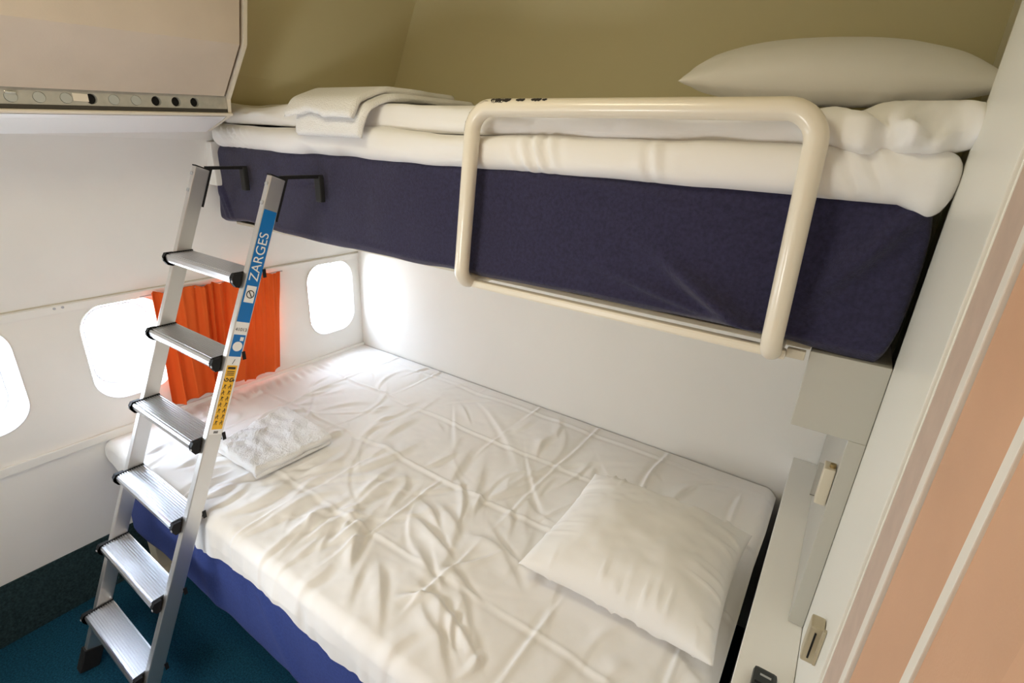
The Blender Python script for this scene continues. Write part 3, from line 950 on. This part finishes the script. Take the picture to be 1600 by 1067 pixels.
# ------------------------------------------------------------------ curtain
def curtain():
    ny, nz_ = 220, 60
    t = np.linspace(0, 1, ny); s = np.linspace(0, 1, nz_)
    T, Z_ = np.meshgrid(t, s, indexing='ij')
    y0t, y1t = -1.125, -0.535
    y0b, y1b = -1.135, -0.600
    yy = (y0t + (y1t - y0t) * T) * (1 - Z_) + (y0b + (y1b - y0b) * T) * Z_
    ph = T * 64 + 3.2 * vnoise(T * 6, T * 0, 41) + 0.6 * vnoise(T * 4, Z_ * 2, 42)
    amp = (0.016 + 0.007 * vnoise(T * 5, T * 0, 43)) * (0.75 + 0.45 * Z_) * np.interp(T, [0, .15, .55, .62, .75, .85, 1], [.8, 1.1, 1.2, .8, .5, .6, .5])
    X = 0.038 + amp * np.sin(ph) + 0.004 * np.sin(ph * 2.7 + 1) * (1 - Z_) + 0.006 * Z_ * vnoise(T * 3, Z_ * 2, 44)
    yy = yy + 0.006 * np.cos(ph) * Z_
    zt = 1.305 + 0.006 * np.sin(ph * 0.5) + 0.004 * vnoise(T * 12, T * 0, 45)
    zb_ = 0.80 - 0.03 * (1 - T) + 0.008 * np.sin(ph * 0.5 + 1) + np.where(T > 0.62, -0.012, 0.0)
    zb_ = np.maximum(zb_, 0.775)
    Z = zt + (zb_ - zt) * Z_
    P = np.stack([X, yy, Z], -1)
    idx = np.arange(ny * nz_).reshape(ny, nz_)
    q = np.stack([idx[:-1, :-1], idx[1:, :-1], idx[1:, 1:], idx[:-1, 1:]], -1).reshape(-1, 4)
    V = list(map(tuple, P.reshape(-1, 3)))
    return V, [tuple(f) for f in q]


cu = obj('curtain', *curtain(), M_orange, None, True)
sm = cu.modifiers.new('thickness', 'SOLIDIFY'); sm.thickness = 0.0015
tag(cu, 'pleated orange curtain hanging over one cabin window behind the ladder', 'curtain')
obj('curtain_wire', *tube([(0.022, -1.16, 1.298), (0.022, -0.51, 1.298)], 0.003, 8), M_gasket, cu)

# ------------------------------------------------------------------ head-end ledge, bunk support, latch, remote
hl = thing('bed_head_ledge', (2.49, -0.7, 0.0), 'white laminate ledge box at the head end of the lower bed', 'ledge')
obj('ledge_top', *box(2.430, 2.544, -1.60, -0.003, 0.878, 0.900, 0.002), M_white, hl)
obj('ledge_front', *box(2.434, 2.452, -1.60, -0.003, 0.0, 0.878), M_white, hl)
sup = thing('bunk_support', (2.5, -0.4, 0.9), 'pale panel carrying the head end of the upper bunk above the white ledge', 'support panel')
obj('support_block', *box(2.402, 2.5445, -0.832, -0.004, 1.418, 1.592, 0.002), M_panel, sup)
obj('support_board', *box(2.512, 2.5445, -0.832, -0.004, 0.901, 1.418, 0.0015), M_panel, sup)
lt = tag(obj('cabinet_catch', *box(2.488, 2.511, -0.815, -0.775, 1.236, 1.330, 0.003), M_beige), 'small beige catch on the upright board above the ledge', 'catch')
obj('catch_flap', *box(2.478, 2.4875, -0.79, -0.785, 1.238, 1.325), M_clear, lt)
obj('catch_screw', *disc((2.5035, -0.80, 1.330), (0, 0, 1), 0.006, 0.008, 12), M_brass, lt)

rm = tag(obj('remote_control', *box(2.464, 2.512, -1.19, -1.02, 0.9012, 0.922, 0.008), M_remote), 'black handset with raised ridges lying on the white ledge', 'handset')
for k in range(6):
    obj('grille_slot', *box(2.470, 2.506, -1.066 - k * 0.009, -1.061 - k * 0.009, 0.9215, 0.9235, 0.0006), M_black, rm)
obj('badge', *box(2.478, 2.500, -1.043, -1.038, 0.9215, 0.9228), M_silver, rm)

# ------------------------------------------------------------------ ladder
ld = thing('step_ladder', (0.58, -1.72, 0.0), 'aluminium step ladder leaning against the upper bunk with black hooks', 'ladder')
FLb, FRb = np.array([0.366, -1.725, 0.0]), np.array([0.803, -1.735, 0.0])
FLt, FRt = np.array([0.412, -1.02, 1.830]), np.array([0.868, -1.02, 1.830])
RT, RD = 0.012, 0.025       # half thickness and half depth of a rail


def rail_frame(b, t):
    d = (t - b) / np.linalg.norm(t - b)
    xax = np.array([1.0, 0.0, 0.0]); xax = xax - d * np.dot(xax, d); xax /= np.linalg.norm(xax)
    n = np.cross(d, xax)      # towards the bunk
    if n[1] < 0: n = -n
    return d, xax, n


rails = []
for (b, t) in ((FLb, FLt), (FRb, FRt)):
    d, xa, n = rail_frame(b, t)
    L = np.linalg.norm(t - b)
    s0 = 0.075
    c = b + d * (s0 + L) / 2
    ro = obj('rail', *obox(c, xa, n, d, RT, RD, (L - s0) / 2, 0.003), M_alu, ld)
    rails.append((b, t, d, xa, n, L, ro))
    # rubber foot
    v, f = obox(b + d * 0.048, xa, n, d, RT + 0.006, RD + 0.007, 0.046, 0.004)
    v = [(x, y, max(z, 0.0)) for x, y, z in v]
    obj('rubber_foot', v, f, M_rubber, ld)
    obj('end_plug', *obox(t + d * 0.002, xa, n, d, RT + 0.0005, RD + 0.0005, 0.002), M_black, ld)
    for q in (0.028, 0.088):
        pr = t - d * q - n * RD
        obj('rivet', *disc(pr, -n, 0.0065, 0.004, 12), M_gasket, ro)

# hooks
for (b, t, d, xa, n, L, ro) in rails:
    hk = MB()
    px = t[0] + 0.012
    p0 = t - d * 0.13 + n * (RD + 0.003); p1 = t - d * 0.012 + n * (RD + 0.003)
    hk.add(*obox((p0 + p1) / 2 + d * 0.012, xa, n, d, 0.011, 0.005, 0.074, 0.001))
    yb = p1[1]; z1 = p1[2] + 0.022
    hk.box(t[0] - 0.011, t[0] + 0.011, yb - 0.006, UF - 0.014, z1 - 0.006, z1 + 0.005, 0.001)
    h = obj('hook', hk.v, hk.f, M_black, ld)
    obj('hook_pad', *box(t[0] - 0.015, t[0] + 0.015, UF - 0.034, UF - 0.014, z1 - 0.085, z1 + 0.003, 0.005), M_rubber, ld)

# treads
def tread(zt_):
    fr = []
    for (b, t, d, xa, n, L, ro) in rails:
        s = zt_ / t[2]
        fr.append(b + (t - b) * s)
    xl = fr[0][0] + RT + 0.001; xr = fr[1][0] - RT - 0.001
    yc = (fr[0][1] + fr[1][1]) / 2
    yf = yc - 0.066; yb = yc + 0.028
    # ribbed top profile in (y, z)
    pr = [(yf + 0.004, zt_ - 0.030), (yf, zt_ - 0.022), (yf, zt_ - 0.008), (yf + 0.005, zt_ - 0.001)]
    N = 11
    y = yf + 0.010
    step = (yb - 0.002 - y) / N
    for k in range(N):
        pr += [(y + step * 0.12, zt_ - 0.0026), (y + step * 0.30, zt_ + 0.0008), (y + step * 0.70, zt_ + 0.0008), (y + step * 0.88, zt_ - 0.0026)]
        y += step
    pr += [(yb, zt_ - 0.001), (yb, zt_ - 0.026), (yb - 0.006, zt_ - 0.026), (yb - 0.006, zt_ - 0.005), (yf + 0.010, zt_ - 0.005), (yf + 0.010, zt_ - 0.030)]
    sk = (fr[1][1] - fr[0][1]) / 2
    v, f = loft([[(xl, y - sk, z) for y, z in pr], [(xr, y + sk, z) for y, z in pr]])
    o = obj('tread', v, f, M_tread, ld)
    for (xx, sgn, b_) in ((xl, -1, fr[0]), (xr, 1, fr[1])):
        # black moulded end cap: chamfered outline wrapping the rail's front
        x_in, x_out = xx - sgn * 0.004, xx + sgn * 0.003
        cap = [(yf - 0.004, zt_ - 0.010), (yf + 0.006, zt_ + 0.003), (yb + 0.002, zt_ + 0.003), (yb + 0.002, zt_ - 0.030), (yf + 0.018, zt_ - 0.046), (yf + 0.004, zt_ - 0.040), (yf - 0.004, zt_ - 0.026)]
        v, f = loft([[(x_in, y, z) for y, z in cap], [(x_out, y, z) for y, z in cap]])
        cmb = MB().add(v, f)
        # the nose of the cap reaches outward in front of the rail
        x_a = xx - sgn * 0.004; x_b = xx + sgn * 0.013
        nose = [(yf - 0.004, zt_ - 0.010), (yf + 0.004, zt_ + 0.002), (b_[1] - 0.036, zt_ + 0.002), (b_[1] - 0.048, zt_ - 0.040), (yf + 0.004, zt_ - 0.040), (yf - 0.004, zt_ - 0.026)]
        v, f = loft([[(x_a, y, z) for y, z in nose], [(x_b, y, z) for y, z in nose]])
        cmb.add(v, f)
        cap_o = obj('end_cap', cmb.v, cmb.f, M_black, o)
        obj('rivet', *disc((xx + sgn * 0.010, yf - 0.004, zt_ - 0.020), (0, -1, 0), 0.004, 0.002, 10), M_gasket, o)
        # back clip on the rail's outer face
        obj('back_clip', *box(b_[0] + sgn * RT - 0.002 * (sgn < 0), b_[0] + sgn * RT + 0.002 * (sgn > 0) + 0.0, b_[1] + 0.024, b_[1] + 0.035, zt_ - 0.022, zt_ + 0.006), M_black, o)
    return o


for k in range(6):
    tread(1.545 - 0.2580 * k)

# stickers on the outer (right) face of the right rail
b, t, d, xa, n, L, ro = rails[1]


def on_rail(s, w, lift=0.0004):
    """s: distance down from the rail top; w: -1..1 across its depth"""
    return t - d * s + n * (w * RD) + xa * (RT + lift)


def patch(name, s0, s1, w0, w1, m, parent, lift=0.0004, label=None):
    V = [on_rail(s0, w0, lift), on_rail(s0, w1, lift), on_rail(s1, w1, lift), on_rail(s1, w0, lift)]
    o = obj(name, V, [(0, 1, 2, 3)], m, parent)
    if label: o['label'] = label
    return o


st_ = patch('sticker', 0.105, 0.470, -0.85, 0.88, M_sblue, ro, 0.0005, 'blue sticker with white lettering')
st2 = patch('sticker', 0.470, 0.850, -0.85, 0.88, M_swhite, ro, 0.0005, 'white and yellow safety sticker with pictograms')


def flat_text(body, size, s_start, w_off, m, name, dirn=-1):
    """lettering that reads up along the rail"""
    cu_ = bpy.data.curves.new(name + '_curve', 'FONT')
    cu_.body = body
    cu_.size = size
    cu_.align_x = 'LEFT'
    tmp = bpy.data.objects.new(name + '_tmp', cu_)
    COL.objects.link(tmp)
    dg = bpy.context.evaluated_depsgraph_get()
    me = bpy.data.meshes.new_from_object(tmp.evaluated_get(dg))
    V = []
    for v in me.vertices:
        p = t - d * (s_start - v.co.x) + n * (-v.co.y + w_off * RD) + xa * (RT + 0.0011)
        V.append(p)
    F = [tuple(pp.vertices) for pp in me.polygons]
    bpy.data.objects.remove(tmp)
    bpy.data.meshes.remove(me)
    bpy.data.curves.remove(cu_)
    return V, F


S2 = 0.044
obj('lettering', *flat_text('ZARGES', S2, 0.335, 0.55, M_swhite, 'lettering'), M_swhite, ro)
# round slashed emblem in a white square
patch('emblem_square', 0.350, 0.405, -0.62, 0.68, M_swhite, ro, 0.0009)


def ring2d(s, w_m, r0, r1, m, name, lift, nseg=28):
    V = []; F = []
    for k in range(nseg):
        a = 2 * math.pi * k / nseg
        for r in (r0, r1):
            V.append(t - d * (s - r * math.sin(a)) + n * (w_m + r * math.cos(a)) + xa * (RT + lift))
    for k in range(nseg):
        a = k * 2; b2 = ((k + 1) % nseg) * 2
        F.append((a, a + 1, b2 + 1, b2))
    return obj(name, V, F, m, ro)


ring2d(0.3775, 0.001, 0.0105, 0.0135, M_sink, 'emblem_ring', 0.0013)
V = [t - d * (0.3775 + q) + n * (0.001 + r) + xa * (RT + 0.0013) for q, r in ((0.009, 0.004), (0.0075, 0.007), (-0.009, -0.004), (-0.0075, -0.007))]
obj('emblem_bar', V, [(0, 1, 2, 3)], M_sink, ro)


def text_across(body, size, s, w0, m, name):
    cu_ = bpy.data.curves.new(name + '_curve', 'FONT'); cu_.body = body; cu_.size = size; cu_.align_x = 'CENTER'
    tmp = bpy.data.objects.new(name + '_tmp', cu_); COL.objects.link(tmp)
    dg = bpy.context.evaluated_depsgraph_get()
    me = bpy.data.meshes.new_from_object(tmp.evaluated_get(dg))
    V = [t - d * (s - v.co.y) + n * (v.co.x + w0) + xa * (RT + 0.0011) for v in me.vertices]
    F = [tuple(pp.vertices) for pp in me.polygons]
    bpy.data.objects.remove(tmp); bpy.data.meshes.remove(me); bpy.data.curves.remove(cu_)
    return obj(name, V, F, m, ro)


text_across('41013', 0.0155, 0.500, 0.0, M_sink, 'lettering')
patch('sticker_field', 0.512, 0.585, -0.78, 0.80, M_sblue, ro, 0.0009)
V = [t - d * (0.551 - 0.016 * math.sin(a)) + n * (0.001 + 0.016 * math.cos(a)) + xa * (RT + 0.0013) for a in np.linspace(0, 2 * math.pi, 29)[:-1]]
obj('white_disc', V, [tuple(range(28))], M_swhite, ro)
patch('white_tab', 0.519, 0.532, 0.15, 0.62, M_swhite, ro, 0.0013)
V = [t - d * (0.602 + q) + n * r + xa * (RT + 0.0011) for q, r in ((0.008, -0.003), (0.008, -0.001), (-0.008, 0.005), (-0.008, 0.003))]
obj('tick_mark', V, [(0, 1, 2, 3)], M_sink, ro)
patch('sticker_field', 0.615, 0.832, -0.66, 0.70, M_syellow, ro, 0.0009)
patch('text_line', 0.620, 0.6275, -0.5, 0.5, M_sink, ro, 0.0013)
for k in range(3):
    patch('text_line', 0.634 + k * 0.006, 0.6365 + k * 0.006, -0.5, 0.5, M_sink, ro, 0.0013)


def stroke(pts, wd, s0, w0, mb):
    """a thick polyline drawn on the sticker"""
    for (a, b3) in zip(pts[:-1], pts[1:]):
        a = np.array(a); b3 = np.array(b3)
        e = (b3 - a) / (np.linalg.norm(b3 - a) + 1e-9); nn = np.array([-e[1], e[0]]) * wd / 2
        q = [a + nn, b3 + nn, b3 - nn, a - nn]
        mb.add([t - d * (s0 - y) + n * (w0 + x) + xa * (RT + 0.0013) for x, y in q], [(0, 1, 2, 3)])


mbp = MB()
# approval marks: a shallow arrow cup and a slanted monogram
stroke([(-.016, .004), (-.012, -.004), (-.004, -.004), (-.001, .004)], .003, 0.664, 0.0, mbp)
stroke([(-.010, .002), (-.007, .007), (-.005, .002)], .003, 0.664, 0.0, mbp)
stroke([(.014, .006), (.006, .006), (.003, -.004), (.010, -.005), (.012, .001), (.017, .001), (.015, -.006)], .0034, 0.664, 0.0, mbp)
# seven pictogram rows: small ladders, figures and crosses
for r_ in range(7):
    s0 = 0.686 + r_ * 0.0205
    for sx in (-0.009, 0.009):
        stroke([(-.004, -.008), (.002, .007)], .0016, s0, sx, mbp)
        stroke([(.004, -.008), (-.001, .007)], .0016, s0, sx, mbp)
        if (r_ + (sx > 0)) % 2:
            stroke([(-.006, -.002), (.006, .003)], .0016, s0, sx, mbp)
        else:
            stroke([(.001, .002), (.006, .005)], .0022, s0, sx, mbp)
obj('pictogram', mbp.v, mbp.f, M_sink, ro)
for k in range(6):
    patch('bar_code', 0.838, 0.846, -0.3 + k * 0.1, -0.24 + k * 0.1, M_sink, ro, 0.0009)
